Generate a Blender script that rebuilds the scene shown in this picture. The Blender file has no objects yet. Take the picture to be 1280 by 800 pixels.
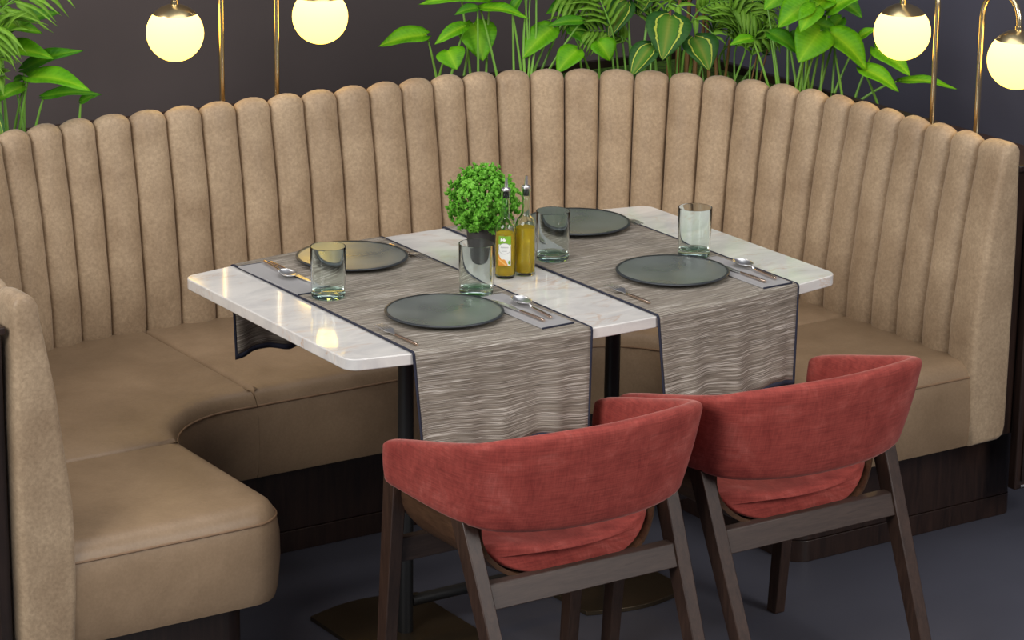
import bpy, bmesh, math, random
import numpy as np
from mathutils import Vector, Matrix, noise
random.seed(7); PI = math.pi
S = bpy.context.scene; C = S.collection

# ------------------------------------------------------------------ camera
CF, CYAW, CPIT, CROL = 3581.17, -0.58335760, 0.28808704, 0.01239725
CPOS = Vector((-3.16443774, -4.79419841, 2.35491207))
_f = Vector((-math.sin(CYAW)*math.cos(CPIT), math.cos(CYAW)*math.cos(CPIT), -math.sin(CPIT)))
_r0 = Vector((math.cos(CYAW), math.sin(CYAW), 0)); _u0 = _r0.cross(_f)
_r = _r0*math.cos(CROL)+_u0*math.sin(CROL); _u = -_r0*math.sin(CROL)+_u0*math.cos(CROL)
cam = bpy.data.objects.new('camera', bpy.data.cameras.new('camera')); C.objects.link(cam)
cam.data.sensor_width = 36; cam.data.lens = CF*36/1280; cam.data.clip_start = .1; cam.data.clip_end = 60
cam.matrix_world = Matrix(((_r.x,_u.x,-_f.x,CPOS.x),(_r.y,_u.y,-_f.y,CPOS.y),(_r.z,_u.z,-_f.z,CPOS.z),(0,0,0,1)))
S.camera = cam
def at_depth(px, py, anchor, dd=0.0):
    """place a leaf at its spot in the planting: photo pixel -> world, at the planting's distance"""
    w = (Vector(anchor)-CPOS).dot(_f)+dd
    return CPOS + (_f + _r*((px-640)/CF) - _u*((py-400)/CF))*w

# ------------------------------------------------------------------ materials
def srgb(r, g, b):
    f = lambda c: (c/255/12.92) if c/255 <= .04045 else ((c/255+.055)/1.055)**2.4
    return (f(r), f(g), f(b), 1)
def mat(name, col, rough=.5, metal=0., spec=.5):
    m = bpy.data.materials.new(name); m.use_nodes = True
    b = m.node_tree.nodes['Principled BSDF']
    b.inputs['Base Color'].default_value = col; b.inputs['Roughness'].default_value = rough
    b.inputs['Metallic'].default_value = metal; b.inputs['Specular IOR Level'].default_value = spec
    return m, m.node_tree, b
def node(nt, t, **kw):
    n = nt.nodes.new(t)
    for k, v in kw.items(): setattr(n, k, v)
    return n
def coords(nt, scale=(1,1,1), kind='Object', rot=(0,0,0)):
    tc = node(nt, 'ShaderNodeTexCoord'); mp = node(nt, 'ShaderNodeMapping')
    mp.inputs['Scale'].default_value = scale; mp.inputs['Rotation'].default_value = rot
    nt.links.new(tc.outputs[kind], mp.inputs[0]); return mp.outputs[0]
def nz(nt, vec, scale, detail=4, rough=.55, dist=0):
    n = node(nt, 'ShaderNodeTexNoise'); n.inputs['Scale'].default_value = scale; n.inputs['Detail'].default_value = detail
    n.inputs['Roughness'].default_value = rough; n.inputs['Distortion'].default_value = dist
    nt.links.new(vec, n.inputs['Vector']); return n.outputs['Fac']
def ramp(nt, fac, stops):
    r = node(nt, 'ShaderNodeValToRGB'); e = r.color_ramp.elements
    while len(e) < len(stops): e.new(.5)
    for i, (p, c) in enumerate(stops): e[i].position = p; e[i].color = c
    nt.links.new(fac, r.inputs[0]); return r.outputs[0]
def mix(nt, a, b, fac, mode='MIX'):
    m = node(nt, 'ShaderNodeMix', data_type='RGBA', blend_type=mode)
    for s, v in ((m.inputs[0], fac), (m.inputs[6], a), (m.inputs[7], b)):
        if isinstance(v, (int, float, tuple)): s.default_value = v
        else: nt.links.new(v, s)
    return m.outputs[2]
def mth(nt, op, a, b=None, c=None):
    m = node(nt, 'ShaderNodeMath', operation=op)
    for i, v in enumerate((a, b, c)):
        if v is None: continue
        if isinstance(v, (int, float)): m.inputs[i].default_value = v
        else: nt.links.new(v, m.inputs[i])
    return m.outputs[0]
def bump(nt, b, h, strength=.3, dist=.002):
    n = node(nt, 'ShaderNodeBump'); n.inputs['Strength'].default_value = strength; n.inputs['Distance'].default_value = dist
    nt.links.new(h, n.inputs['Height']); nt.links.new(n.outputs[0], b.inputs['Normal'])
M = {}
# tan nubuck leather
m, nt, b = mat('tan_leather', srgb(165,133,100), .55, 0, .35)
v = coords(nt); n1 = nz(nt, v, 9, 5, .6); n2 = nz(nt, v, 140, 4, .7); n3 = nz(nt, v, 420, 2, .6)
c1 = ramp(nt, n1, [(.3, srgb(154,131,105)), (.7, srgb(180,157,129))])
c2 = ramp(nt, n2, [(.35, (.36,.35,.33,1)), (.68, (.66,.66,.66,1))])
nt.links.new(mix(nt, c1, c2, .55, 'OVERLAY'), b.inputs['Base Color'])
nt.links.new(ramp(nt, n1, [(.3,(.46,)*3+(1,)), (.7,(.60,)*3+(1,))]), b.inputs['Roughness'])
b.inputs['Sheen Weight'].default_value = .1; b.inputs['Sheen Roughness'].default_value = .5
bump(nt, b, mth(nt, 'ADD', n2, mth(nt, 'MULTIPLY', n3, .5)), .35, .0012); M['leather'] = m
# smoother seat leather
m, nt, b = mat('seat_leather', srgb(150,118,86), .45, 0, .4)
v = coords(nt); n1 = nz(nt, v, 5, 5, .6, .4); n2 = nz(nt, v, 160, 3, .6)
c1 = ramp(nt, n1, [(.3, srgb(129,107,83)), (.7, srgb(154,130,104))])
c2 = ramp(nt, n2, [(.35, (.45,.45,.44,1)), (.68, (.56,.56,.56,1))])
nt.links.new(mix(nt, c1, c2, .5, 'OVERLAY'), b.inputs['Base Color'])
n4 = nz(nt, coords(nt, (1,1,1)), 22, 3, .5, 1.5)
bump(nt, b, mth(nt, 'ADD', mth(nt, 'MULTIPLY', n2, .3), n4), .25, .003); M['seat'] = m
m, nt, b = mat('seam_leather', srgb(128,100,74), .6); M['seam'] = m
# velvet
m, nt, b = mat('rose_velvet', srgb(176,82,76), .75, 0, .25)
v = coords(nt); n1 = nz(nt, v, 13, 6, .7, .4)
h1 = nz(nt, coords(nt, (10,10,240)), 1.6, 4, .65); h2 = nz(nt, coords(nt, (240,60,12)), 1.6, 4, .6)
c1 = ramp(nt, n1, [(.3, srgb(130,50,45)), (.55, srgb(155,69,61)), (.78, srgb(180,98,89))])
w = mth(nt, 'ADD', mth(nt, 'MULTIPLY', h1, .62), mth(nt, 'MULTIPLY', h2, .38))
c2 = ramp(nt, w, [(.38, (.34,.32,.32,1)), (.62, (.68,.66,.65,1))])
nt.links.new(mix(nt, c1, c2, .6, 'OVERLAY'), b.inputs['Base Color'])
b.inputs['Sheen Weight'].default_value = .45; b.inputs['Sheen Roughness'].default_value = .35
b.inputs['Sheen Tint'].default_value = srgb(240,185,175)
bump(nt, b, w, .3, .001); M['velvet'] = m
# woods
def wood(name, a, c, rough, scale, rot=(0,0,0), spec=.5):
    m, nt, b = mat(name, a, rough, 0, spec)
    v = coords(nt, scale, 'Object', rot); n1 = nz(nt, v, 3, 6, .65, .6); n2 = nz(nt, v, 14, 4, .6)
    f = mth(nt, 'ADD', mth(nt, 'MULTIPLY', n1, .65), mth(nt, 'MULTIPLY', n2, .35))
    nt.links.new(ramp(nt, f, [(.35, a), (.65, c)]), b.inputs['Base Color']); bump(nt, b, f, .15, .001)
    return m
M['wenge'] = wood('dark_wenge_veneer', srgb(30,20,17), srgb(56,39,32), .38, (14,14,1.2))
M['walnut'] = wood('stained_walnut', srgb(44,30,24), srgb(70,50,40), .42, (30,30,2.5))
M['walnut_rail'] = wood('stained_walnut_rail', srgb(48,35,30), srgb(72,56,48), .45, (2.5,30,30))
M['ply'] = wood('walnut_shell', srgb(66,46,33), srgb(100,72,52), .35, (20,3,20))
# marble
m, nt, b = mat('cream_marble', srgb(226,221,214), .09, 0, .5)
v = coords(nt, (1.0,2.6,2.0), 'Object', (0,0,.25)); n1 = nz(nt, v, 5, 7, .62, 1.4); n2 = nz(nt, v, 2.2, 6, .6, 2.2); n3 = nz(nt, v, 7, 6, .65, .8)
base = ramp(nt, n3, [(.3, srgb(209,206,203)), (.6, srgb(232,228,222)), (.8, srgb(238,234,228))])
veins = ramp(nt, n2, [(.475, (0,0,0,1)), (.5, (1,1,1,1)), (.525, (0,0,0,1))])
gate = ramp(nt, n1, [(.46, (0,0,0,1)), (.66, (.6,.6,.6,1))])
vv = mth(nt, 'MULTIPLY', veins, gate)
nt.links.new(mix(nt, base, srgb(206,160,118), vv), b.inputs['Base Color']); b.inputs['Coat Weight'].default_value = .3; b.inputs['Coat Roughness'].default_value = .03
M['marble'] = m
# woven runner: streaks running across the width, thin pale threads
m, nt, b = mat('woven_runner', srgb(110,102,94), .85, 0, .15)
v = coords(nt, (9,420,420), 'UV'); n1 = nz(nt, coords(nt, (1.0,150,1), 'UV'), 5, 3, .6)
n2 = nz(nt, coords(nt, (.5,100,1), 'UV'), 3.2, 2, .5, 0); n3 = nz(nt, coords(nt, (60,60,1), 'UV'), 8, 2, .6)
c1 = ramp(nt, n1, [(.32, srgb(80,73,65)), (.5, srgb(130,121,110)), (.68, srgb(160,151,138))])
th = ramp(nt, n2, [(.53, (0,0,0,1)), (.57, (1,1,1,1)), (.60, (0,0,0,1))])
c2 = mix(nt, c1, srgb(215,208,198), mth(nt, 'MULTIPLY', th, .95))
c3 = mix(nt, c2, ramp(nt, n3, [(.3,(.4,.4,.4,1)), (.7,(.6,.6,.6,1))]), .4, 'OVERLAY')
nt.links.new(c3, b.inputs['Base Color']); bump(nt, b, mth(nt, 'ADD', n1, th), .3, .0008); M['runner'] = m
m, nt, b = mat('navy_hem', srgb(50,52,66), .8, 0, .2); M['hem'] = m
m, nt, b = mat('grey_napkin_cloth', srgb(158,156,156), .8, 0, .2)
n1 = nz(nt, coords(nt, (1,1,1)), 900, 2, .6); bump(nt, b, n1, .3, .0006); M['napkin'] = m
# metals
M['brass'] = mat('polished_brass', (.88,.72,.45,1), .2, 1)[0]
M['brass_cap'] = mat('satin_brass', (.86,.68,.36,1), .28, 1)[0]
M['steel'] = mat('stainless_steel', (.9,.9,.9,1), .3, 1)[0]
M['rose'] = mat('champagne_metal', (.86,.68,.56,1), .2, 1)[0]
M['blackmetal'] = mat('black_powder_coat', srgb(44,44,44), .42, .3)[0]
M['baseplate'] = mat('bronzed_steel_plate', srgb(84,72,56), .33, .7)[0]
M['rubber'] = mat('black_stopper', srgb(28,28,30), .5)[0]
# plates
m, nt, b = mat('dark_glazed_plate', srgb(110,114,112), .3, .6, .6)
n1 = nz(nt, coords(nt), 9, 2, .5)
nt.links.new(ramp(nt, n1, [(.3, srgb(134,141,138)), (.7, srgb(160,166,162))]), b.inputs['Base Color'])
nt.links.new(ramp(nt, n1, [(.3, (.24,)*3+(1,)), (.7, (.36,)*3+(1,))]), b.inputs['Roughness']); M['plate'] = m
M['plate_rim'] = mat('dark_plate_rim', srgb(52,56,60), .35)[0]
M['pot'] = mat('charcoal_pot', srgb(62,58,57), .6)[0]
# glass
m, nt, b = mat('tumbler_glass', (.95,.99,.975,1), 0.0); b.inputs['Transmission Weight'].default_value = 1; b.inputs['IOR'].default_value = 1.3
sp = node(nt, 'ShaderNodeSeparateXYZ'); nt.links.new(coords(nt), sp.inputs[0])
nt.links.new(ramp(nt, mth(nt, 'MULTIPLY', sp.outputs['Z'], 40.0), [(.0, (.42,.80,.66,1)), (.45, (.60,.86,.76,1)), (.62, (.93,.985,.965,1))]), b.inputs['Base Color'])
M['glass'] = m
m, nt, b = mat('tumbler_base_glass', (.45,.80,.68,1), 0.0); b.inputs['Transmission Weight'].default_value = 1; b.inputs['IOR'].default_value = 1.45
M['glass_base'] = m
m, nt, b = mat('bottle_glass', (.88,.96,.88,1), 0.0); b.inputs['Transmission Weight'].default_value = 1; b.inputs['IOR'].default_value = 1.3
M['bottle'] = m
m, nt, b = mat('olive_oil', (1,.66,.05,1), 0.0); b.inputs['Transmission Weight'].default_value = .6; b.inputs['IOR'].default_value = 1.15
M['oil'] = m
# labels
for k, c in dict(label_white=(240,240,236), label_green=(120,170,40), label_orange=(240,160,60), label_grey=(150,150,150), label_pale=(250,205,130)).items():
    M[k] = mat(k, srgb(*c), .5)[0]
# lamp globe : opal glass that gives off light
m = bpy.data.materials.new('opal_globe_light'); m.use_nodes = True; nt = m.node_tree; nt.nodes.clear()
em = node(nt, 'ShaderNodeEmission'); o = node(nt, 'ShaderNodeOutputMaterial'); nt.links.new(em.outputs[0], o.inputs[0])
v = coords(nt, (1,1,1), 'Object'); sp = node(nt, 'ShaderNodeSeparateXYZ'); nt.links.new(v, sp.inputs[0])
g = mth(nt, 'MULTIPLY_ADD', sp.outputs['Z'], 7.4, .5)
nt.links.new(ramp(nt, g, [(0, (1,.60,.085,1)), (.55, (1,.62,.12,1)), (.95, (1,.64,.16,1))]), em.inputs[0]); em.inputs[1].default_value = 5.6
M['globe'] = m
# setting
m, nt, b = mat('dark_resin_floor', srgb(74,75,86), .42, 0, .4)
n1 = nz(nt, coords(nt), 1.2, 4, .6); nt.links.new(ramp(nt, n1, [(.3, srgb(72,73,83)), (.7, srgb(84,85,96))]), b.inputs['Base Color']); M['floor'] = m
m, nt, b = mat('charcoal_wall_paint', srgb(80,72,72), .7, 0, .3)
n1 = nz(nt, coords(nt), 2.0, 4, .6); nt.links.new(ramp(nt, n1, [(.3, srgb(78,71,71)), (.7, srgb(84,76,76))]), b.inputs['Base Color']); M['wall'] = m
M['wall_r'] = mat('slate_blue_wall_paint', srgb(84,84,98), .6, 0, .3)[0]
M['ceiling'] = mat('ceiling_paint', srgb(120,118,118), .8)[0]
m, nt, b = mat('green_moss', srgb(60,95,20), .9); n1 = nz(nt, coords(nt), 60, 6, .8)
nt.links.new(ramp(nt, n1, [(.35, srgb(34,52,12)), (.65, srgb(104,150,36))]), b.inputs['Base Color']); bump(nt, b, n1, 1, .01); M['moss'] = m
# leaves (uv: u across 0..1, v along 0..1)
def leafmat(name, lo, hi, mid, stripes=None, trans=.25):
    m, nt, b = mat(name, hi, .5, 0, .3)
    tc = node(nt, 'ShaderNodeTexCoord'); sp = node(nt, 'ShaderNodeSeparateXYZ'); nt.links.new(tc.outputs['UV'], sp.inputs[0])
    a = mth(nt, 'ABSOLUTE', mth(nt, 'SUBTRACT', sp.outputs['X'], .5))          # 0 at the midrib .. .5 at the rim
    n1 = nz(nt, coords(nt, (1,1,1)), 30, 3, .6)
    c = ramp(nt, n1, [(.3, lo), (.7, hi)])
    wv = mth(nt, 'SINE', mth(nt, 'MULTIPLY_ADD', a, 22.0, mth(nt, 'MULTIPLY', sp.outputs['Y'], -70.0)))
    c = mix(nt, c, hi, mth(nt, 'MULTIPLY', mth(nt, 'MAXIMUM', wv, 0.0), .35))
    c = mix(nt, c, mid, ramp(nt, a, [(0, (.7,)*3+(1,)), (.05, (.4,)*3+(1,)), (.22, (0,0,0,1))]))
    if stripes:
        n2 = nz(nt, coords(nt, (1,1,1)), 55, 2, .6)
        aw = mth(nt, 'ADD', a, mth(nt, 'MULTIPLY', mth(nt, 'SUBTRACT', n2, .5), .13))
        aw = mth(nt, 'MULTIPLY', aw, 1.0)
        c = mix(nt, c, stripes[1], ramp(nt, aw, [(.19, (1,1,1,1)), (.25, (0,0,0,1))]))
        c = mix(nt, c, mid, ramp(nt, a, [(0, (.8,)*3+(1,)), (.06, (.3,)*3+(1,)), (.15, (0,0,0,1))]))
        c = mix(nt, c, stripes[0], ramp(nt, aw, [(.24, (0,0,0,1)), (.255, (1,1,1,1)), (.285, (1,1,1,1)), (.30, (0,0,0,1))]))
    nt.links.new(c, b.inputs['Base Color']); bump(nt, b, wv, .12, .001)
    tr = node(nt, 'ShaderNodeBsdfTranslucent'); nt.links.new(c, tr.inputs[0])
    ms = node(nt, 'ShaderNodeMixShader'); ms.inputs[0].default_value = trans
    o = nt.nodes['Material Output']; nt.links.new(b.outputs[0], ms.inputs[1]); nt.links.new(tr.outputs[0], ms.inputs[2]); nt.links.new(ms.outputs[0], o.inputs[0])
    return m
M['leaf'] = leafmat('broad_leaf', srgb(78,150,10), srgb(112,186,16), srgb(160,210,40))
M['leaf_dark'] = leafmat('shaded_broad_leaf', srgb(52,120,12), srgb(80,150,18), srgb(120,176,36))  # darker copy of broad_leaf, shade put into the green
M['palm'] = leafmat('palm_leaflet', srgb(92,145,36), srgb(130,178,56), srgb(150,195,74))
M['varieg'] = leafmat('striped_leaf', srgb(38,84,30), srgb(56,106,40), srgb(138,150,56), (srgb(196,208,84), srgb(80,134,38)))
M['herb'] = leafmat('herb_leaf', srgb(78,160,30), srgb(146,222,76), srgb(170,228,110), None, .3)
M['stem'] = mat('green_stem', srgb(118,170,64), .5)[0]
M['cane'] = mat('russet_cane', srgb(128,92,46), .55)[0]

# ------------------------------------------------------------------ mesh helpers
def link(name, me, m, parent=None, smooth=True):
    o = bpy.data.objects.new(name, me); C.objects.link(o)
    for k in (m if isinstance(m, (list, tuple)) else [m]): me.materials.append(k)
    if smooth: me.polygons.foreach_set('use_smooth', [True]*len(me.polygons))
    if parent: o.parent = parent
    return o
def pydata(name, V, F, m, parent=None, smooth=True, uv=None):
    me = bpy.data.meshes.new(name); me.from_pydata([tuple(v) for v in V], [], F)
    if uv is not None:
        l = me.uv_layers.new(name='UVMap')
        for lp in me.loops: l.data[lp.index].uv = uv[lp.vertex_index]
    me.validate(); return link(name, me, m, parent, smooth)
def from_bm(name, bm, m, parent=None, smooth=True, bevel=0, seg=2, angle=40):
    bmesh.ops.recalc_face_normals(bm, faces=bm.faces[:])
    me = bpy.data.meshes.new(name); bm.to_mesh(me); bm.free()
    o = link(name, me, m, parent, smooth)
    if bevel:
        md = o.modifiers.new('bevel', 'BEVEL'); md.width = bevel; md.segments = seg; md.limit_method = 'ANGLE'; md.angle_limit = math.radians(30)
    if smooth: sharp(o, angle)
    return o
def sharp(o, angle=40):
    me = o.data; bm = bmesh.new(); bm.from_mesh(me)
    for e in bm.edges:
        if len(e.link_faces) == 2 and e.calc_face_angle(0) > math.radians(angle): e.smooth = False
    bm.to_mesh(me); bm.free()
def subsurf(o, n=1):
    md = o.modifiers.new('sub', 'SUBSURF'); md.levels = n; md.render_levels = n; return o
def add_box(bm, x0, x1, y0, y1, z0, z1):
    vs = [bm.verts.new((x, y, z)) for z in (z0, z1) for (x, y) in ((x0,y0),(x1,y0),(x1,y1),(x0,y1))]
    for f in ((3,2,1,0),(4,5,6,7),(0,1,5,4),(1,2,6,5),(2,3,7,6),(3,0,4,7)): bm.faces.new([vs[i] for i in f])
def box(name, x0, x1, y0, y1, z0, z1, m, parent=None, bevel=.002):
    bm = bmesh.new(); add_box(bm, x0, x1, y0, y1, z0, z1); return from_bm(name, bm, m, parent, True, bevel)
def add_bar(bm, A, B, sx, sy, sx2=None, sy2=None):
    """square bar from A to B, section sx by sy (cut horizontally)"""
    sx2 = sx2 or sx; sy2 = sy2 or sy; vs = []
    for P, a, c in ((A, sx, sy), (B, sx2, sy2)):
        for (i, j) in ((-1,-1),(1,-1),(1,1),(-1,1)): vs.append(bm.verts.new((P[0]+i*a/2, P[1]+j*c/2, P[2])))
    for f in ((3,2,1,0),(4,5,6,7),(0,1,5,4),(1,2,6,5),(2,3,7,6),(3,0,4,7)): bm.faces.new([vs[i] for i in f])
def add_tube(bm, pts, rad, seg=12, cap=True):
    pts = [Vector(p) for p in pts]; n = len(pts); rings = []
    rads = rad if isinstance(rad, (list, tuple)) else [rad]*n
    t0 = (pts[1]-pts[0]).normalized(); up = Vector((0,0,1)) if abs(t0.z) < .9 else Vector((1,0,0))
    s = t0.cross(up).normalized()
    for i, p in enumerate(pts):
        t = (pts[min(i+1, n-1)]-pts[max(i-1, 0)]).normalized(); s = (s - t*s.dot(t)).normalized(); q = t.cross(s)
        rings.append([bm.verts.new(p+(s*math.cos(2*PI*k/seg)+q*math.sin(2*PI*k/seg))*rads[i]) for k in range(seg)])
    for a, b2 in zip(rings, rings[1:]):
        for k in range(seg): bm.faces.new((a[k], a[(k+1)%seg], b2[(k+1)%seg], b2[k]))
    if cap: bm.faces.new(rings[0][::-1]); bm.faces.new(rings[-1])
def tube(name, pts, rad, m, parent=None, seg=12): bm = bmesh.new(); add_tube(bm, pts, rad, seg); return from_bm(name, bm, m, parent)
def add_lathe(bm, prof, seg=32, c=(0,0,0)):
    """prof: (r, z) pairs"""
    rings = []
    for r, z in prof:
        if r < 1e-6: rings.append([bm.verts.new((c[0], c[1], c[2]+z))])
        else: rings.append([bm.verts.new((c[0]+r*math.cos(2*PI*k/seg), c[1]+r*math.sin(2*PI*k/seg), c[2]+z)) for k in range(seg)])
    for a, b2 in zip(rings, rings[1:]):
        for k in range(seg):
            q = [a[k % len(a)], a[(k+1) % len(a)], b2[(k+1) % len(b2)], b2[k % len(b2)]]
            q = [x for i, x in enumerate(q) if x not in q[:i]]
            if len(q) > 2: bm.faces.new(q)
def lathe(name, prof, m, parent=None, seg=32, angle=40): bm = bmesh.new(); add_lathe(bm, prof, seg); return from_bm(name, bm, m, parent, True, 0, 2, angle)
def prism(name, poly, z0, z1, m, parent=None, bevel=0, smooth=True):
    bm = bmesh.new(); lo = [bm.verts.new((x, y, z0)) for x, y in poly]; hi = [bm.verts.new((x, y, z1)) for x, y in poly]
    n = len(poly); bm.faces.new(lo[::-1]); bm.faces.new(hi)
    for i in range(n): bm.faces.new((lo[i], lo[(i+1)%n], hi[(i+1)%n], hi[i]))
    return from_bm(name, bm, m, parent, smooth, bevel, 2, 25)
def tag(o, label, cat, group=None):
    o['label'] = label; o['category'] = cat
    if group: o['group'] = group
    return o
def thing(name, label, cat, loc=(0,0,0), rz=0, group=None):
    o = bpy.data.objects.new(name, None); C.objects.link(o); o.empty_display_size = .05
    o.location = loc; o.rotation_euler = (0,0,rz); return tag(o, label, cat, group)
def struct(o): o['kind'] = 'structure'; return o
def dup(root, loc, rz, label):
    r = root.copy(); C.objects.link(r); r.location = loc; r.rotation_euler = (0,0,rz); r['label'] = label
    for ch in list(root.children):
        c = ch.copy(); C.objects.link(c); c.parent = r
        for g in list(ch.children):
            d = g.copy(); C.objects.link(d); d.parent = c
    return r

# ------------------------------------------------------------------ the setting
struct(box('floor', -5.5, 5.0, -6.5, 3.6, -.1, 0, M['floor'], None, 0))
struct(box('wall_back', -5.5, 1.9, 2.1, 2.2, 0, 3.2, M['wall'], None, 0))
struct(box('wall_right', 1.9, 2.0, -6.5, 2.2, 0, 3.2, M['wall_r'], None, 0))

# ------------------------------------------------------------------ banquette
sofa = thing('banquette_sofa', 'tan leather U-shaped banquette with tall channelled backrest wrapped around the table', 'sofa', (0, .4, 0))
def loc(V): return [(x, y-.4, z) for x, y, z in V]        # world -> sofa space
XO, YO, RO, YE = 1.215, 1.085, .78, -.22
# outer plan path, right end -> left end
seg = [(XO, YE), (XO, YO-RO)]; P = []; 
def path_pt(s):
    L1 = (YO-RO)-YE; LA = RO*PI/2; L3 = 2*(XO-RO)
    if s < L1: return Vector((XO, YE+s, 0)), Vector((-1, 0, 0)), 0
    s -= L1
    if s < LA: a = s/RO; n = Vector((-math.cos(a), -math.sin(a), 0)); return Vector((XO-RO, YO-RO, 0))-n*RO, n, 1
    s -= LA
    if s < L3: return Vector((XO-RO-s, YO, 0)), Vector((0, -1, 0)), 0
    s -= L3
    if s < LA: a = PI/2+s/RO; n = Vector((-math.cos(a), -math.sin(a), 0)); return Vector((-XO+RO, YO-RO, 0))-n*RO, n, 1
    s -= LA
    return Vector((-XO, YO-RO-s, 0)), Vector((1, 0, 0)), 0
LT = 2*((YO-RO)-YE)+RO*PI+2*(XO-RO)
NCH = 48; CE = .105; CW = (LT-2*CE)/(NCH-2)
def along(s): return s*CE if s < 1 else (CE+(s-1)*CW if s < NCH-1 else LT-(NCH-s)*CE)
# groove profile (d inward, z) with outward 2D direction implied
prof = [(.090,.236),(.090,.34),(.090,.44),(.088,.52),(.076,.62),(.062,.74),(.047,.825),(.037,.878)]
top_c, top_r = (.024,.902), .011
for k in range(1, 8):
    a = k*PI/8; prof.append((top_c[0]+top_r*math.cos(a), top_c[1]+top_r*math.sin(a)))
prof += [(.008,.88),(.002,.70),(.002,.272),(.007,.250),(.022,.238)]
NP = len(prof)
pn = []
for i in range(NP):
    a = prof[max(i-1,0)]; c = prof[min(i+1,NP-1)]; t = (c[0]-a[0], c[1]-a[1]); l = math.hypot(*t); pn.append((t[1]/l, -t[0]/l))
def bulge_w(i):   # back face stays nearly flat
    d, z = prof[i]
    if i < 8: return 1 if z > .30 else .7
    if i < 15: return 1-.75*max(0, (i-11)/4)
    return .15
V = []; F = []; rows = []; K = 10
samples = []
for c in range(NCH):
    for k in (0,.018,.045,.09,.17,.3,.5,.7,.83,.91,.955,.982): samples.append(c+k)
samples.append(float(NCH))
def ring(s, inset, b):
    p, n, _ = path_pt(min(max(s, 0), LT-1e-6)); r = []
    for i, (d, z) in enumerate(prof):
        off = .023*b*bulge_w(i)-inset
        dd = d+pn[i][0]*off; zz = z+pn[i][1]*off
        if z < .24: zz = z + (inset if inset > 0 else 0)
        q = p+n*dd; r.append((q.x, q.y, zz))
    return r
for s in samples:
    u = s-math.floor(s); u = 0 if s >= NCH else u
    b = (max(0, 1-(2*u-1)**2))**.5 - .38*math.exp(-(min(u, 1-u)/.03)**2)
    if s < .5 or s > NCH-.5: b = 1
    sa = along(s); e = min(sa, LT-sa); inset = 0
    if e < .014: inset = .014-math.sqrt(max(0, .014**2-(.014-e)**2))
    rows.append(ring(sa, inset, b))
extra = [0, .0012, .004, .008]
rows_all = [ring(e, .014-math.sqrt(max(0, .014**2-(.014-e)**2)), 1) for e in extra] + rows[4:-4] + [ring(LT-e, .014-math.sqrt(max(0, .014**2-(.014-e)**2)), 1) for e in extra[::-1]]
for r in rows_all: V += loc(r)
nr = len(rows_all)
for i in range(nr-1):
    for j in range(NP):
        j2 = (j+1) % NP
        F.append((i*NP+j, i*NP+j2, (i+1)*NP+j2, (i+1)*NP+j))
F.append(tuple(range(NP-1, -1, -1))); F.append(tuple((nr-1)*NP+j for j in range(NP)))
bk = pydata('backrest', V, F, M['leather'], sofa); sharp(bk, 50)

def rounded(poly, radii, n=8):
    """plan polygon with per-corner radii; returns points plus index of the source edge"""
    out = []; N = len(poly)
    for i in range(N):
        p = Vector(poly[i]); a = Vector(poly[i-1]); c = Vector(poly[(i+1)%N]); r = radii[i]
        d1 = (a-p).normalized(); d2 = (c-p).normalized()
        if r <= 0: out.append(tuple(p)); continue
        ang = d1.angle(d2); tl = r/math.tan(ang/2)
        A = p+d1*tl; B = p+d2*tl; ce = p+(d1+d2).normalized()*(r/math.sin(ang/2))
        a0 = math.atan2(*(A-ce).yx); a1 = math.atan2(*(B-ce).yx); da = (a1-a0+PI) % (2*PI)-PI
        out += [(ce.x+r*math.cos(a0+da*k/n), ce.y+r*math.sin(a0+da*k/n)) for k in range(n+1)]
    return out
def densify(poly, step=.03):
    out = []
    for i in range(len(poly)):
        a = Vector(poly[i]); b = Vector(poly[(i+1)%len(poly)]); n = max(1, int((b-a).length/step))
        out += [tuple(a.lerp(b, k/n)) for k in range(n)]
    return out
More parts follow.
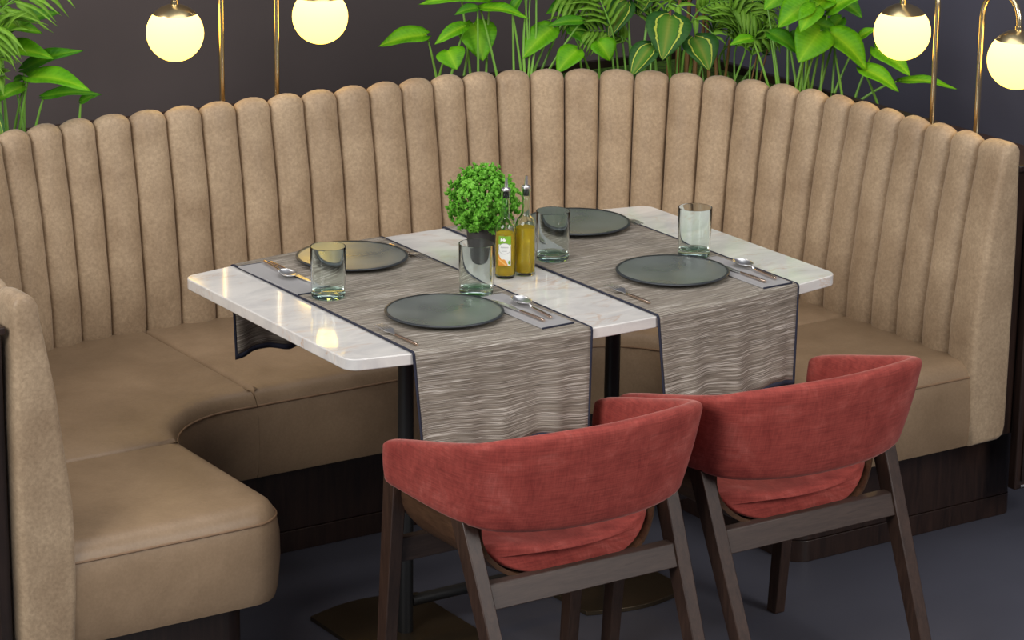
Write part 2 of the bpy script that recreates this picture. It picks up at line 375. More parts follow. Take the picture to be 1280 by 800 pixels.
def cushion(name, poly, wfun, ztop=.436, zbot=.236, pipe=None, wrinkle=None):
    """upholstered block: outline counter-clockwise; wfun(x,y) true on edges that show a front face, other edges are tight seams"""
    P = densify(poly, .02); n = len(P)
    en = []; ew = []
    for i in range(n):
        a = Vector(P[i]); c = Vector(P[(i+1)%n]); t = (c-a).normalized(); en.append(Vector((t.y, -t.x))); m_ = (a+c)/2; ew.append(1 if wfun(m_.x, m_.y) else 0)
    PF = [(.004,0),(-.002,.02),(-.007,.08),(-.006,.13),(-.001,.160),(.005,.176),(.014,.189),(.026,.196),(.042,.199)]     # exposed edge
    PS = [(0,0),(0,.02),(0,.08),(0,.13),(0,.170),(0,.184),(.0015,.191),(.005,.1955),(.011,.199)]                         # seam edge
    V = []; F = []
    def off(i, k):
        e1, e2 = en[i-1], en[i]; i1 = (PF if ew[i-1] else PS)[k][0]; i2 = (PF if ew[i] else PS)[k][0]
        cr = e1.x*e2.y-e1.y*e2.x
        if abs(cr) < .12 or ew[i-1] == ew[i] and e1.dot(e2) > .5: return -(e1*i1+e2*i2)/2
        return Vector((-(i1*e2.y-i2*e1.y)/cr, -(e1.x*i2-e2.x*i1)/cr))
    for k in range(len(PF)):
        for i in range(n):
            z = zbot+max((PF if ew[i-1] else PS)[k][1], (PF if ew[i] else PS)[k][1]) if ew[i-1] == ew[i] else zbot+PF[k][1]
            q = Vector(P[i])+off(i, k); rip = 0
            if wrinkle and k > 0:
                wx, wy = wrinkle; dx, dy = q.x-wx, q.y-wy; R = math.hypot(dx, dy); a = math.atan2(dy, dx)
                rip = .0016*math.sin(a*30)*max(0, 1-abs(R-.21)/.10)
                if k < 5: q = q+en[i]*rip; rip = 0
            V.append((q.x, q.y, z+rip))
    K_ = len(PF)
    for k in range(K_-1):
        for i in range(n): F.append((k*n+i, k*n+(i+1)%n, (k+1)*n+(i+1)%n, (k+1)*n+i))
    F.append(tuple(range(n-1, -1, -1)))
    me = bpy.data.meshes.new(name); me.from_pydata(loc(V), [], F); bm = bmesh.new(); bm.from_mesh(me); bm.verts.ensure_lookup_table()
    f = bm.faces.new([bm.verts[(K_-1)*n+i] for i in range(n)]); f.normal_update()
    bmesh.ops.triangulate(bm, faces=[f], ngon_method='BEAUTY'); bm.to_mesh(me); bm.free()
    o = link(name, me, M['seat'], sofa); sharp(o, 55)
    if pipe:
        idx = [i for i in range(n) if pipe(*P[i])]
        st = next(j for j in range(len(idx)) if idx[j-1] != (idx[j]-1) % n) if len(idx) < n else 0
        idx = idx[st:]+idx[:st]
        pts = [(P[i][0]+en[i].x*-.0005, P[i][1]+en[i].y*-.0005-.4, zbot+.166) for i in idx]
        bm = bmesh.new(); add_tube(bm, pts, .0026, 8); from_bm('piping', bm, M['seam'], o)
    return o
XI, YB = .645, .44                        # inner front edges
XS, XB, YS = 1.126, .37, .24              # under-back line, back seam, wing seam
RI = .215; RS = XS-(XO-RO)                # inner corner radius, outer corner radius
def arc(cx, cy, r, a0, a1, n): return [(cx+r*math.cos(a0+(a1-a0)*k/n), cy+r*math.sin(a0+(a1-a0)*k/n)) for k in range(n+1)]
for sgn, side in ((-1, 'left'), (1, 'right')):
    # wing seat, counter-clockwise for the right side (x>0)
    w = [(XI, YE+.012), (XS, YE+.012), (XS, YS-.001), (XI, YS-.001)]
    w = rounded(w, [.08, 0, 0, 0], 10)
    if sgn < 0: w = [(-x, y) for x, y in w][::-1]
    cushion('seat_cushion', w, lambda x, y: (y < YE+.014 or abs(x) < XI+.001 or math.hypot(abs(x)-XI-.08, y-YE-.092) < .0801 and abs(x) < XI+.08 and y < YE+.09) and y < YS-.003,
            pipe=lambda x, y: (y < YE+.014 and abs(x) < XS-.02) or (abs(x) < XI+.078 and y < YS-.01))
    # corner seat
    outer = [(XS, YS+.001)] + arc(XO-RO, YO-RO, RS, .0, PI/2, 16) + [(XB+.001, YO-RO+RS)]
    icx, icy = XI-RI, YB-RI+.0
    inner = [(XB+.001, YB)] + arc(icx, icy, RI, PI/2, 0, 14)
    inner = [p for p in inner if p[1] > YS+.004] + [(XI, YS+.001)]
    cpoly = outer+inner
    if sgn < 0: cpoly = [(-x, y) for x, y in cpoly][::-1]
    cushion('seat_cushion', cpoly, lambda x, y: (abs(x) < XI+.001 and y < YB+.001 and y > YS+.002 and abs(x) > XB+.002),
            pipe=lambda x, y: (abs(x) < XI+.002 and y < YB+.002 and y > YS and abs(x) > XB), wrinkle=(sgn*icx, icy))
mid = [(-XB+.001, YB), (XB-.001, YB), (XB-.001, YO-RO+RS), (-XB+.001, YO-RO+RS)]
cushion('seat_cushion', mid, lambda x, y: y < YB+.001, pipe=lambda x, y: y < YB+.001)

# plinth (fixed wooden surround): its own thing
cas = thing('wooden_surround', 'dark wenge plinth and ledge boxing in the leather banquette', 'booth surround', (0, .4, 0))
XC, YC = 1.375, 1.262
def uplan(x0, y0, yb, r, xo, yo):
    P = rounded([(x0, y0), (xo, y0), (xo, yo), (-xo, yo), (-xo, y0), (-x0, y0), (-x0, yb), (x0, yb)], [.05, .03, .0, .0, .03, .05, r, r], 8)
    return [(x, y-.4) for x, y in P]
prism('plinth', uplan(.69, -.113, .55, .16, 1.352, YC), .052, .236, M['wenge'], cas, .0015)
prism('toe_board', uplan(.691, -.114, .549, .16, 1.353, YC), 0, .0505, M['wenge'], cas, .0015)
for sgn in (-1, 1):
    a, c = sorted((sgn*1.222, sgn*1.375))
    box('side_panel', a, c, -.19-.4, .44-.4, .236, .862, M['wenge'], cas, .002)
    a, c = sorted((sgn*1.219, sgn*XC))
    box('ledge', a, c, -.205-.4, .44-.4, .862, .878, M['wenge'], cas, .003)
    a, c = sorted((sgn*1.357, sgn*XC))
    box('planter_side', a, c, .44-.4, YC-.4, .236, .878, M['wenge'], cas, .002)
    a, c = sorted((sgn*.42, sgn*1.356))
    box('planter_back', a, c, 1.245-.4, YC-.4, .236, .878, M['wenge'], cas, .002)
    # framed end panel with metal inlay at its foot
    a, c = sorted((sgn*1.256, sgn*1.40))
    bm = bmesh.new(); add_box(bm, a, c, -.218-.4, -.193-.4, .105, .872)
    ep = from_bm('end_panel', bm, M['wenge'], cas, True, .003)
    a, c = sorted((sgn*1.272, sgn*1.40))
    box('moulding', a, c, -.2235-.4, -.2185-.4, .125, .86, M['wenge'], ep, .002)
    box('metal_inlay', a, c, -.2225-.4, -.2185-.4, .110, .116, M['steel'], ep, .0005)
box('back_panel', -.42, .42, 1.09-.4, YC-.4, .236, .862, M['wenge'], cas, .002)
box('ledge', -.42, .42, 1.088-.4, YC-.4, .862, .878, M['wenge'], cas, .003)
for sgn in (-1, 1):
    ar = [(sgn*(XO-RO+(RO+.004)*math.cos(a)), YO-RO+(RO+.004)*math.sin(a)-.4) for a in [k*PI/2/16 for k in range(17)]]
    poly = [(sgn*1.355, .442-.4), (sgn*1.355, 1.243-.4), (sgn*.422, 1.243-.4), (sgn*.422, 1.09-.4)] + ar[::-1][1:-1] + [(sgn*1.22, .442-.4)]
    if sgn > 0: poly = poly[:]
    o = prism('moss_bed', poly, .80, .858, M['moss'], cas); o['kind'] = 'stuff'

# ------------------------------------------------------------------ table
tb = thing('dining_table', 'rectangular cream marble table with two black posts, inside the U of the banquette', 'table')
def yh(x): return .4025-.18*x*x
top = []
for sx, sy in ((1,-1),(1,1),(-1,1),(-1,-1)):
    pass
LX = .592; r = .032
xs = [-LX+r+(2*LX-2*r)*k/24 for k in range(25)]
near = [(x, -yh(x)) for x in xs]; far = [(x, yh(x)) for x in xs[::-1]]
def corner(cx, cy, a0): return [(cx+r*math.cos(a0+PI/2*k/6), cy+r*math.sin(a0+PI/2*k/6)) for k in range(1, 6)]
ye = yh(LX-r)-r
poly = near+corner(LX-r, -ye, -PI/2)+[(LX, -ye+.0), (LX, ye)]+corner(LX-r, ye, 0)+far+corner(-LX+r, ye, PI/2)+[(-LX, ye), (-LX, -ye)]+corner(-LX+r, -ye, PI)
prism('tabletop', poly, .727, .75, M['marble'], tb, .002)
for sgn in (-1, 1):
    bm = bmesh.new(); add_tube(bm, [(sgn*.26, 0, .01), (sgn*.26, 0, .722)], .0165, 20); add_lathe(bm, [(0,.72),(.05,.72),(.05,.727),(0,.727)], 20, (sgn*.26,0,0))
    from_bm('post', bm, M['blackmetal'], tb)
    inn, out = .125, .392
    ys = [(inn+(out-inn)*k/12) for k in range(13)]
    nearp = [(x, -.115-.03*math.sin(PI*(x-inn)/(out-inn))) for x in ys]; farp = [(x, .172+.03*math.sin(PI*(x-inn)/(out-inn))) for x in ys[::-1]]
    pl = nearp+farp
    if sgn < 0: pl = [(-x, y) for x, y in pl][::-1]
    prism('base_plate', pl, 0, .01, M['baseplate'], tb, .001)
tube('cross_bar', [(-.246, 0, .075), (.246, 0, .075)], .0125, M['blackmetal'], tb, 16)

# ------------------------------------------------------------------ runners
def runner(cx, label, seed):
    t = thing('table_runner', label, 'table runner', (cx, 0, .75), 0, 'woven runners hanging over both long edges')
    hw = .1945; NX = 48; rnd = random.Random(seed)
    ph = [rnd.uniform(0, 6.28) for _ in range(6)]
    def pos(u, s):
        """u -1..1 across, s signed distance along from the middle"""
        x = u*hw; yt = yh(cx+x)+.0035; a = abs(s); sg = 1 if s > 0 else -1
        R = .006; th = .0026
        a = a*(yt-R)/.385 if a <= .385 else a-.385+(yt-R); s = sg*a
        if a <= yt-R: return (x, s, th)
        b = a-(yt-R)
        if b < R*PI/2: an = b/R; return (x, sg*(yt-R+R*math.sin(an)), th-R+R*math.cos(an))
        h = b-R*PI/2; k = min(1, h/.2)
        wv = (.005*math.sin(u*11+ph[0])+.003*math.sin(u*19+ph[1]))*k**.8
        fl = .012*k if sg < 0 else .008*k
        return (x*(1-.07*k), sg*(yt+wv+.004*k+fl), th-R-h-.007*math.sin(u*6+ph[2])*k**2)
    ss = []
    L = .408+.20
    n0 = 20
    ss = [-.385+.77*k/n0 for k in range(n0+1)]
    edge = [.385+.0045*k for k in range(1, 8)]; drop = [.4165+(.600-.4165)*k/16 for k in range(1, 17)]
    ss = [-d for d in (edge+drop)[::-1]]+ss+edge+drop
    us = [-1, -.974]+[-.974+1.948*k/NX for k in range(1, NX)]+[.974, 1]
    V = []; uv = []
    for s in ss:
        for u in us: V.append(pos(u, s)); uv.append(((u+1)/2, s+cx*3+5))
    W = len(us); Fm = []; Fh = []
    for i in range(len(ss)-1):
        for j in range(W-1):
            f = (i*W+j, i*W+j+1, (i+1)*W+j+1, (i+1)*W+j)
            (Fh if j in (0, W-2) or i in (0, len(ss)-2) else Fm).append(f)
    for nm, FF, m, thk in (('cloth', Fm, M['runner'], .0016), ('hem', Fh, M['hem'], .0022)):
        used = sorted({k for f in FF for k in f}); mp = {k: i for i, k in enumerate(used)}
        o = pydata(nm, [V[k] for k in used], [tuple(mp[k] for k in f) for f in FF], m, t, True, [uv[k] for k in used])
        sd = o.modifiers.new('thickness', 'SOLIDIFY'); sd.thickness = thk; sd.offset = 0
    return t
runner(-.2725, 'grey-brown woven runner with navy hem on the left half of the table', 3)
runner(.2725, 'grey-brown woven runner with navy hem on the right half of the table', 8)

# ------------------------------------------------------------------ place settings
ZR = .7535
def make_plate(label):
    t = thing('dinner_plate', label, 'plate', (0,0,0), 0, 'dark dinner plates')
    R = .119
    lathe('plate_dish', [(0,0),(.05,0),(.075,.002),(R-.004,.0075),(R-.002,.0105),(R-.006,.0108),(.085,.0075),(.06,.0062),(0,.006)], M['plate'], t, 64, 60)
    lathe('rim', [(R-.005,.0075),(R-.001,.0082),(R,.0105),(R-.002,.0122),(R-.006,.0118)], M['plate_rim'], t, 64, 60)
    return t
plates = [((-.285,-.188), 'dark glazed plate front left, behind the nearer rose chair, reflecting green'),
          ((.281,-.178), 'dark glazed plate at the front right, between a fork and the rightmost napkin'),
          ((-.234,.262), 'dark glazed plate at the back left with a bronze glow of lamplight on it'),
          ((.338,.256), 'dark glazed plate at the back right of the table, behind the oil bottles')]
p0 = make_plate(plates[0][1]); p0.location = (*plates[0][0], ZR)
for (x, y), lb in plates[1:]: dup(p0, (x, y, ZR), 1.3*x, lb)
def make_glass(label):
    t = thing('glass_tumbler', label, 'glass', (0,0,0), 0, 'pale green tumblers')
    lathe('glass_wall', [(0,.0),(.030,.0),(.0335,.002),(.0345,.006),(.0365,.104),(.0362,.106),(.0350,.106),(.0345,.104),(.0322,.016),(.028,.0135),(0,.013)], M['glass'], t, 48, 50)
    return t
glasses = [((-.147,-.089), 'pale green glass tumbler in front of the charcoal herb pot'), ((-.416,.044), 'pale green glass tumbler at the left, beside the bronze-lit plate'),
           ((.135,.052), 'pale green glass tumbler just right of the oil bottles'), ((.412,-.077), 'pale green glass tumbler near the right edge of the table')]
g0 = make_glass(glasses[0][1]); g0.location = (*glasses[0][0], ZR)
for (x, y), lb in glasses[1:]: dup(g0, (x, y, ZR), 0, lb)

def make_napkin(label):
    t = thing('napkin', label, 'napkin', (0,0,0), 0, 'folded grey napkins')
    bm = bmesh.new(); add_box(bm, -.038, .038, -.123, .123, 0, .0028); from_bm('folded_cloth', bm, M['napkin'], t, True, .001)
    bm = bmesh.new(); add_box(bm, -.0382, .0382, -.1255, -.1225, 0, .0032); from_bm('hem', bm, M['hem'], t, True, .0004)
    bm = bmesh.new(); add_box(bm, -.0382, .0382, .1235, .1255, 0, .0022); from_bm('hem', bm, M['hem'], t, True, .0004)
    return t
# local frame: -y is the diner's side
naps = [((-.138,-.243), .03, 'folded grey napkin right of the front left plate'), ((.412,-.237), .03, 'folded grey napkin at the front right corner of the table'),
        ((-.428,.210), PI+.02, 'folded grey napkin left of the bronze-lit back plate'), ((.172,.235), PI+.02, 'folded grey napkin behind the oil bottles')]
n0_ = make_napkin(naps[0][2]); n0_.location = (*naps[0][0], ZR); n0_.rotation_euler.z = naps[0][1]
for (x, y), rz, lb in naps[1:]: dup(n0_, (x, y, ZR), rz, lb)
def strip(bm, outline, z0, z1, zf=None):
    lo = [bm.verts.new((x, y, z0+(zf(y) if zf else 0))) for x, y in outline]; hi = [bm.verts.new((x, y, z1+(zf(y) if zf else 0))) for x, y in outline]
    n = len(outline); bm.faces.new(lo[::-1]); bm.faces.new(hi)
    for i in range(n): bm.faces.new((lo[i], lo[(i+1)%n], hi[(i+1)%n], hi[i]))
def handle(parent, y0, y1, z):
    bm = bmesh.new()
    add_tube(bm, [(0, y0, z), (0, y0+.004, z), (0, (y0+y1)/2, z+.0004), (0, y1-.004, z), (0, y1, z+.001)], [.0024,.0032,.0029,.0024,.0014], 10)
    return from_bm('handle', bm, M['rose'], parent)
def make_knife(label):
    t = thing('table_knife', label, 'knife', (0,0,0), 0, 'table knives')
    handle(t, -.088, -.005, .0035)
    bm = bmesh.new(); strip(bm, [(-.0022,-.006),(.0022,-.006),(.003,.004),(.0068,.02),(.0072,.055),(.0045,.075),(-.001,.088),(-.0042,.07),(-.0042,.02)], .0018, .0032)
    from_bm('blade', bm, M['steel'], t, True, .0004); return t
def make_spoon(label):
    t = thing('table_spoon', label, 'spoon', (0,0,0), 0, 'table spoons')
    handle(t, -.078, .004, .0045)
    V = []; F = []; nr, na = 5, 24
    for layer in (0, 1):
        for i in range(nr+1):
            rr = i/nr
            for k in range(na):
                a = 2*PI*k/na; yy = math.sin(a)*rr; xx = math.cos(a)*rr
                V.append((xx*.0185*(1+.12*yy), .042+yy*.029, .0022+.0075*rr**2+(.0011 if layer else 0)))
    n1 = (nr+1)*na
    for i in range(nr):
        for k in range(na):
            a, b2, c, d = i*na+k, i*na+(k+1)%na, (i+1)*na+(k+1)%na, (i+1)*na+k
            F.append((d, c, b2, a)); F.append((n1+a, n1+b2, n1+c, n1+d))
    for k in range(na): F.append((nr*na+k, nr*na+(k+1)%na, n1+nr*na+(k+1)%na, n1+nr*na+k))
    o = pydata('bowl', V, F, M['steel'], t)
    bm = bmesh.new(); bm.from_mesh(o.data); add_tube(bm, [(0,.0,.0048),(0,.010,.0075),(0,.016,.0095)], [.0022,.002,.0026], 8); bmesh.ops.remove_doubles(bm, verts=bm.verts[:], dist=1e-6); bm.to_mesh(o.data); bm.free()
    o.data.polygons.foreach_set('use_smooth', [True]*len(o.data.polygons)); return t
def make_fork(label):
    t = thing('table_fork', label, 'fork', (0,0,0), 0, 'table forks')
    handle(t, -.072, .008, .0035)
    bm = bmesh.new(); zf = lambda y: .006*math.sin(max(0, min(1, (y-.006)/.07))*PI*.8)
    strip(bm, [(-.0022,.006),(.0022,.006),(.003,.016),(.0105,.026),(.0115,.034),(-.0115,.034),(-.0105,.026),(-.003,.016)], .002, .0034, zf)
    for i in range(4):
        x = -.0093+.0062*i
        for ya, yb in ((.034,.05),(.05,.072)): strip(bm, [(x-.0012,ya),(x+.0012,ya),(x+.001,yb),(x-.001,yb)], .002, .0032, zf)
    from_bm('tines', bm, M['steel'], t, True); return t
zn = ZR+.0032
def place(maker, spots):
    o = None
    for (x, y, z, rz, lb) in spots:
        if o is None: o = maker(lb); o.location = (x, y, z); o.rotation_euler.z = rz
        else: dup(o, (x, y, z), rz, lb)
place(make_knife, [(-.151,-.250,zn,.04,'table knife on the napkin right of the front left plate'), (.400,-.250,zn,.02,'table knife on the napkin at the front right corner'),
                   (-.400,.228,zn,PI,'table knife on the left napkin, copper handle pointing away'), (.186,.245,zn,PI,'table knife on the napkin behind the oil bottles')])
place(make_spoon, [(-.119,-.252,zn,-.08,'table spoon on the napkin right of the front left plate'), (.438,-.254,zn,-.06,'table spoon on the napkin at the front right corner'),
                   (-.416,.248,zn,PI-.08,'table spoon on the left napkin with its bowl towards the camera'), (.158,.250,zn,PI,'table spoon on the napkin behind the oil bottles')])
place(make_fork, [(-.441,-.267,ZR,.03,'table fork left of the front left plate'), (.109,-.262,ZR,.02,'table fork left of the front right plate'),
                  (-.107,.248,ZR,PI,'table fork with copper handle right of the bronze-lit plate'), (.452,.248,ZR,PI,'table fork with copper handle right of the back right plate')])

# ------------------------------------------------------------------ leaves
class LeafMesh:
    def __init__(s): s.V = []; s.F = []; s.uv = []
    def leaf(s, B, T, w, nrm, shape='heart', fold=.25, droop=.12, nu=6, nv=10, twist=0):
        B = Vector(B); T = Vector(T); ax = T-B; L = ax.length; t = ax.normalized(); nrm = Vector(nrm); nrm = (nrm-t*nrm.dot(t)).normalized()
        sd = t.cross(nrm); 
        if twist: sd = sd*math.cos(twist)+nrm*math.sin(twist); nrm = sd.cross(t)
        o = len(s.V)
        for i in range(nv+1):
            v = i/nv
            if shape == 'heart': p = (math.sin(PI*min(1, v**.62)))**.8*(1-.10*v) if 0 < v < 1 else (.18 if v == 0 else 0); 
            elif shape == 'lance': p = math.sin(PI*v**.75)**.85 if 0 < v < 1 else 0
            else: p = (v/.12 if v < .12 else (1-((v-.12)/.88)**1.6))
            c = B+ax*v+nrm*(droop*L*math.sin(PI*v)) - (nrm*(droop*.3*L*v*v))
            for j in range(nu+1):
                u = j/nu*2-1; back = -.10*L*(abs(u)**1.5)*(1-v)**3 if shape == 'heart' else 0
                q = c+sd*(u*p*w/2)+nrm*(abs(u)*p*w*fold)+t*back+nrm*(.02*L*math.sin(v*9+u*3)*abs(u))
                s.V.append(q); s.uv.append(((u+1)/2, v))
        for i in range(nv):
            for j in range(nu):
                a = o+i*(nu+1)+j; s.F.append((a, a+1, a+nu+2, a+nu+1))
    def build(s, name, m, parent, origin):
        V = [v-Vector(origin) for v in s.V]; o = pydata(name, V, s.F, m, parent, True, s.uv)
        sd = o.modifiers.new('thickness', 'SOLIDIFY'); sd.thickness = .0006; return o
MPX = 1/520.0                                   # metres per photo pixel in the planting
toward = -_f                                    # leaf faces look at the room and up
def broad_plant(name, label, anchor, leaves, canes, root_px_y, mats=('leaf','leaf_dark'), mstem='stem', group=None, zroot=.856, stem_r=.0032, shape='heart'):
    a = Vector(anchor); org = Vector((a.x, a.y, zroot)); t = thing(name, label, 'plant', org, 0, group)
    rnd = random.Random(len(label)*7+3); lm = {k: LeafMesh() for k in mats}; st = bmesh.new()
    for lf in leaves:
        bx, by, tx, ty, w, rx = lf[:6]; dark = lf[6] if len(lf) > 6 else 0; dd = lf[7] if len(lf) > 7 else rnd.uniform(-.05, .04)
        B = at_depth(bx, by, a, dd); lpx = math.hypot(tx-bx, ty-by)
        T = at_depth(tx, ty, a, dd-rnd.uniform(.15, .5)*lpx*MPX)
        up = Vector((rnd.uniform(-.25,.25), rnd.uniform(-.25,.25), 1))*.9+toward*1.0
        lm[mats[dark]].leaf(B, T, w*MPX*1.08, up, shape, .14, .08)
        if rx is not None:
            Rt = at_depth(rx, root_px_y, a, dd*.5+.035); Rt.z = zroot-.01
            # stay inside the planter pocket
            mid_ = Rt.lerp(B, .6)+Vector((0,0,.02)); pts = []
            for k in range(13):
                q = k/12; pts.append((Rt*(1-q)**2+mid_*2*q*(1-q)+B*q*q)-org)
            add_tube(st, pts, [stem_r*(1.15-.5*k/12) for k in range(13)], 7)
    for k in mats:
        if lm[k].V: lm[k].build('foliage' if k == mats[0] else 'shaded_foliage', M[k], t, org)
    for (x0, y0, x1, y1, r_) in canes:
        A = at_depth(x0, y0, a); A.z = zroot-.01; Bp = at_depth(x1, y1, a)
        add_tube(st, [A.lerp(Bp, k/5)+Vector((.004*math.sin(k*1.3+x0), 0, 0))-org for k in range(6)], [r_*(1-.4*k/5) for k in range(6)], 8)
    if len(st.verts): from_bm('stem', st, M[mstem], t)
    else: st.free()
    return t
A1 = (.78, 1.14, .9)
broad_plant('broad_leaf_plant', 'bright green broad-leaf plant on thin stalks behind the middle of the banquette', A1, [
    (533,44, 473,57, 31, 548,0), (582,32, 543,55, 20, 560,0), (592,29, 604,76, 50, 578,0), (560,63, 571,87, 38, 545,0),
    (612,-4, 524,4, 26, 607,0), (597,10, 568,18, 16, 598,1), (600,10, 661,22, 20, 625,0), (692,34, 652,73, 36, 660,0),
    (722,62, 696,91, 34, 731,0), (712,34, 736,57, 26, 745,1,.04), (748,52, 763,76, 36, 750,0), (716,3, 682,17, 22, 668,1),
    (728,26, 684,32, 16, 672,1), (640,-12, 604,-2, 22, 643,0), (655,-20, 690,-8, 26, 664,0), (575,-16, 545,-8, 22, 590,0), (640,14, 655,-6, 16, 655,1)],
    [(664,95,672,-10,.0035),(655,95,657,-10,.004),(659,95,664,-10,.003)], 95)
A4 = (1.285, .60, .9)
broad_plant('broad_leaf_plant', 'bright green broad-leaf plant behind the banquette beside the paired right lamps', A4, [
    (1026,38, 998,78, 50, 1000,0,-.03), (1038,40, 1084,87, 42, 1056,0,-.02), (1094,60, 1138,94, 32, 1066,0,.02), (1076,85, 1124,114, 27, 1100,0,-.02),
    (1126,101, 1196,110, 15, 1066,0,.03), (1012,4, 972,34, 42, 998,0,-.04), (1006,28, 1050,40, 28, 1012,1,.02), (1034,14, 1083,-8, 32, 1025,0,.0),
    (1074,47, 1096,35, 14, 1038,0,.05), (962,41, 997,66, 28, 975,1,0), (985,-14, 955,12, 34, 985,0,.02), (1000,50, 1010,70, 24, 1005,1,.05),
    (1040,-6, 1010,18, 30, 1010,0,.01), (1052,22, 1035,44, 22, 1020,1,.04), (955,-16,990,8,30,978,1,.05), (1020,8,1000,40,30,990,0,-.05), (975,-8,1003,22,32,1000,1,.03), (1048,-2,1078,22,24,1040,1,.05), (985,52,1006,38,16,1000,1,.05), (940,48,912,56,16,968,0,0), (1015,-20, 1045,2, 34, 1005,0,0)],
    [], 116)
AL = (-.66, 1.15, .9)
broad_plant('broad_leaf_plant', 'broad-leaf plant rising behind the far left of the banquette', AL, [
    (55,121, 126,117, 17, 37,1,0), (36,96, 113,112, 30, 19,0,-.02), (30,86, 103,62, 22, 30,1,.02), (0,62, 67,72, 30, 11,0,0),
    (2,46, 73,14, 36, 8,1,.03), (30,108, -8,128, 20, 12,0,0), (-10,30, 52,40, 26, 5,0,0), (18,100,34,98,10,33,1,.02), (101,127,125,117,14,97,1,.02)],
    [], 166)
AC = (1.14, .98, .9)
broad_plant('striped_leaf_plant', 'dark green plant with yellow-striped leaves spilling over the banquette top', AC, [
    (838,20, 828,75, 58, 838,0,-.15), (815,57, 788,96, 36, 800,0,-.17), (868,47, 887,88, 48, 860,0,-.12), (784,2, 760,48, 34, 790,0,.0),
    (815,-22, 797,20, 34, 800,0,.03), (925,-22, 933,34, 44, 905,0,-.03), (812,12, 828,34,20, 822,0,.04), (850,-20, 862,6, 34, 850,0,.04), (960,66, 925,52, 16, 925,0,.04)],
    [], 95, ('varieg',), 'stem', None, .856, .0036, 'heart')
broad_plant('striped_leaf_plant', 'dark green plant with yellow-striped leaf tip at the far left edge', (-.74, 1.12, .9), [
    (-14,138, 6,177, 20, -6,0,-.02), (-20,120, -2,150, 22, -10,0,0)], [], 168, ('varieg',), 'stem', None, .856, .003, 'heart')
def palm(label, anchor, fronds, canes=(), zroot=.856, root_y=95):
    a = Vector(anchor); org = Vector((a.x, a.y, zroot)); t = thing('palm_plant', label, 'plant', org); rnd = random.Random(int(abs(a.x)*900)+len(label))
    lf = LeafMesh(); st = bmesh.new(); cn = bmesh.new()
    for pts, n, llen, side, dd, rx in fronds:
        P = [at_depth(x, y, a, dd-.03*k) for k, (x, y) in enumerate(pts)]
        if rx is not None: R0 = at_depth(rx, root_y, a, 0); R0.z = zroot-.01; P = [R0]+P
        # smooth
        cur = []
        for i in range(len(P)-1):
            p0, p1, p2, p3 = P[max(i-1,0)], P[i], P[i+1], P[min(i+2, len(P)-1)]
            for k in range(8):
                q = k/8; cur.append(.5*((2*p1)+(p2-p0)*q+(2*p0-5*p1+4*p2-p3)*q*q+(3*p1-p0-3*p2+p3)*q**3))
        cur.append(P[-1]); m_ = len(cur)
        add_tube(st, [c-org for c in cur], [.0032*(1-.75*i/m_) for i in range(m_)], 6)
        s0 = int(m_*(.45 if rx is not None else .05))
        for k in range(n):
            q = s0+(m_-2-s0)*k/(n-1); i = int(q); c = cur[i].lerp(cur[i+1], q-i); tg = (cur[min(i+1,m_-1)]-cur[i]).normalized()
            acr = tg.cross(toward).normalized()
            for sg in ((-1, 1) if side == 0 else (side,)):
                L = llen*(.55+.45*math.sin(PI*(.15+.8*k/n)))*rnd.uniform(.9, 1.1)
                d = (tg*.75+acr*sg*.8+Vector((0,0,-.12))+toward*rnd.uniform(-.1,.35)).normalized()
                lf.leaf(c, c+d*L+Vector((0,0,-.15*L)), .015*rnd.uniform(.85,1.2), Vector((0,0,1))+toward*.8, 'blade', .12, .10, 2, 7)
        d = (cur[-1]-cur[-3]).normalized(); lf.leaf(cur[-1], cur[-1]+d*llen*.7, .010, Vector((0,0,1))+toward*.8, 'blade', .1, .08, 2, 6)
    lf.build('foliage', M['palm'], t, org); from_bm('stem', st, M['stem'], t)
    for (x0, y0, x1, y1, r_) in canes:
        A = at_depth(x0, y0, a, rnd.uniform(-.03,.03)); A.z = zroot-.01; Bp = at_depth(x1, y1, a)
        add_tube(cn, [A.lerp(Bp, k/5)-org for k in range(6)], [r_*(1-.3*k/5) for k in range(6)], 8)
    if len(cn.verts): from_bm('cane', cn, M['cane'], t)
    else: cn.free()
    return t
palm('green palm with russet canes in the middle of the planting behind the banquette', (1.17, .97, .9), [
    ([(768,50),(753,6),(735,-30)], 9, .11, 0, -.03, 775), ([(790,60),(765,40),(735,38)], 9, .075, 0, .02, 800), ([(770,10),(740,-10),(700,-6)], 9, .10, 0, .0, 785),
    ([(860,40),(880,8),(915,2),(945,20)], 14, .085, 0, -.02, 850), ([(885,55),(900,25),(925,22)], 12, .07, 0, .0, 870), ([(850,20),(845,-10),(860,-30)], 9, .12, 0, .02, 845),
    ([(815,50),(812,0),(800,-30)], 9, .12, 0, .03, 812), ([(900,70),(925,48),(950,42),(972,44)], 12, .06, 0, .03, 905), ([(880,30),(925,-10),(960,-20)], 12, .1, 0, .04, 880),
    ([(830,30),(842,5),(895,45)], 5, .05, 0, -.05, 840), ([(905,60),(930,20),(960,10)], 10, .08, 0, .05, 915), ([(760,40),(740,20),(705,22)], 10, .07, 0, .05, 770)],
    [(846,95,850,-10,.006),(858,95,862,-8,.007),(868,96,872,0,.006),(878,96,880,10,.005),(887,97,884,20,.005),(835,95,838,0,.005),(897,98,893,30,.005)])
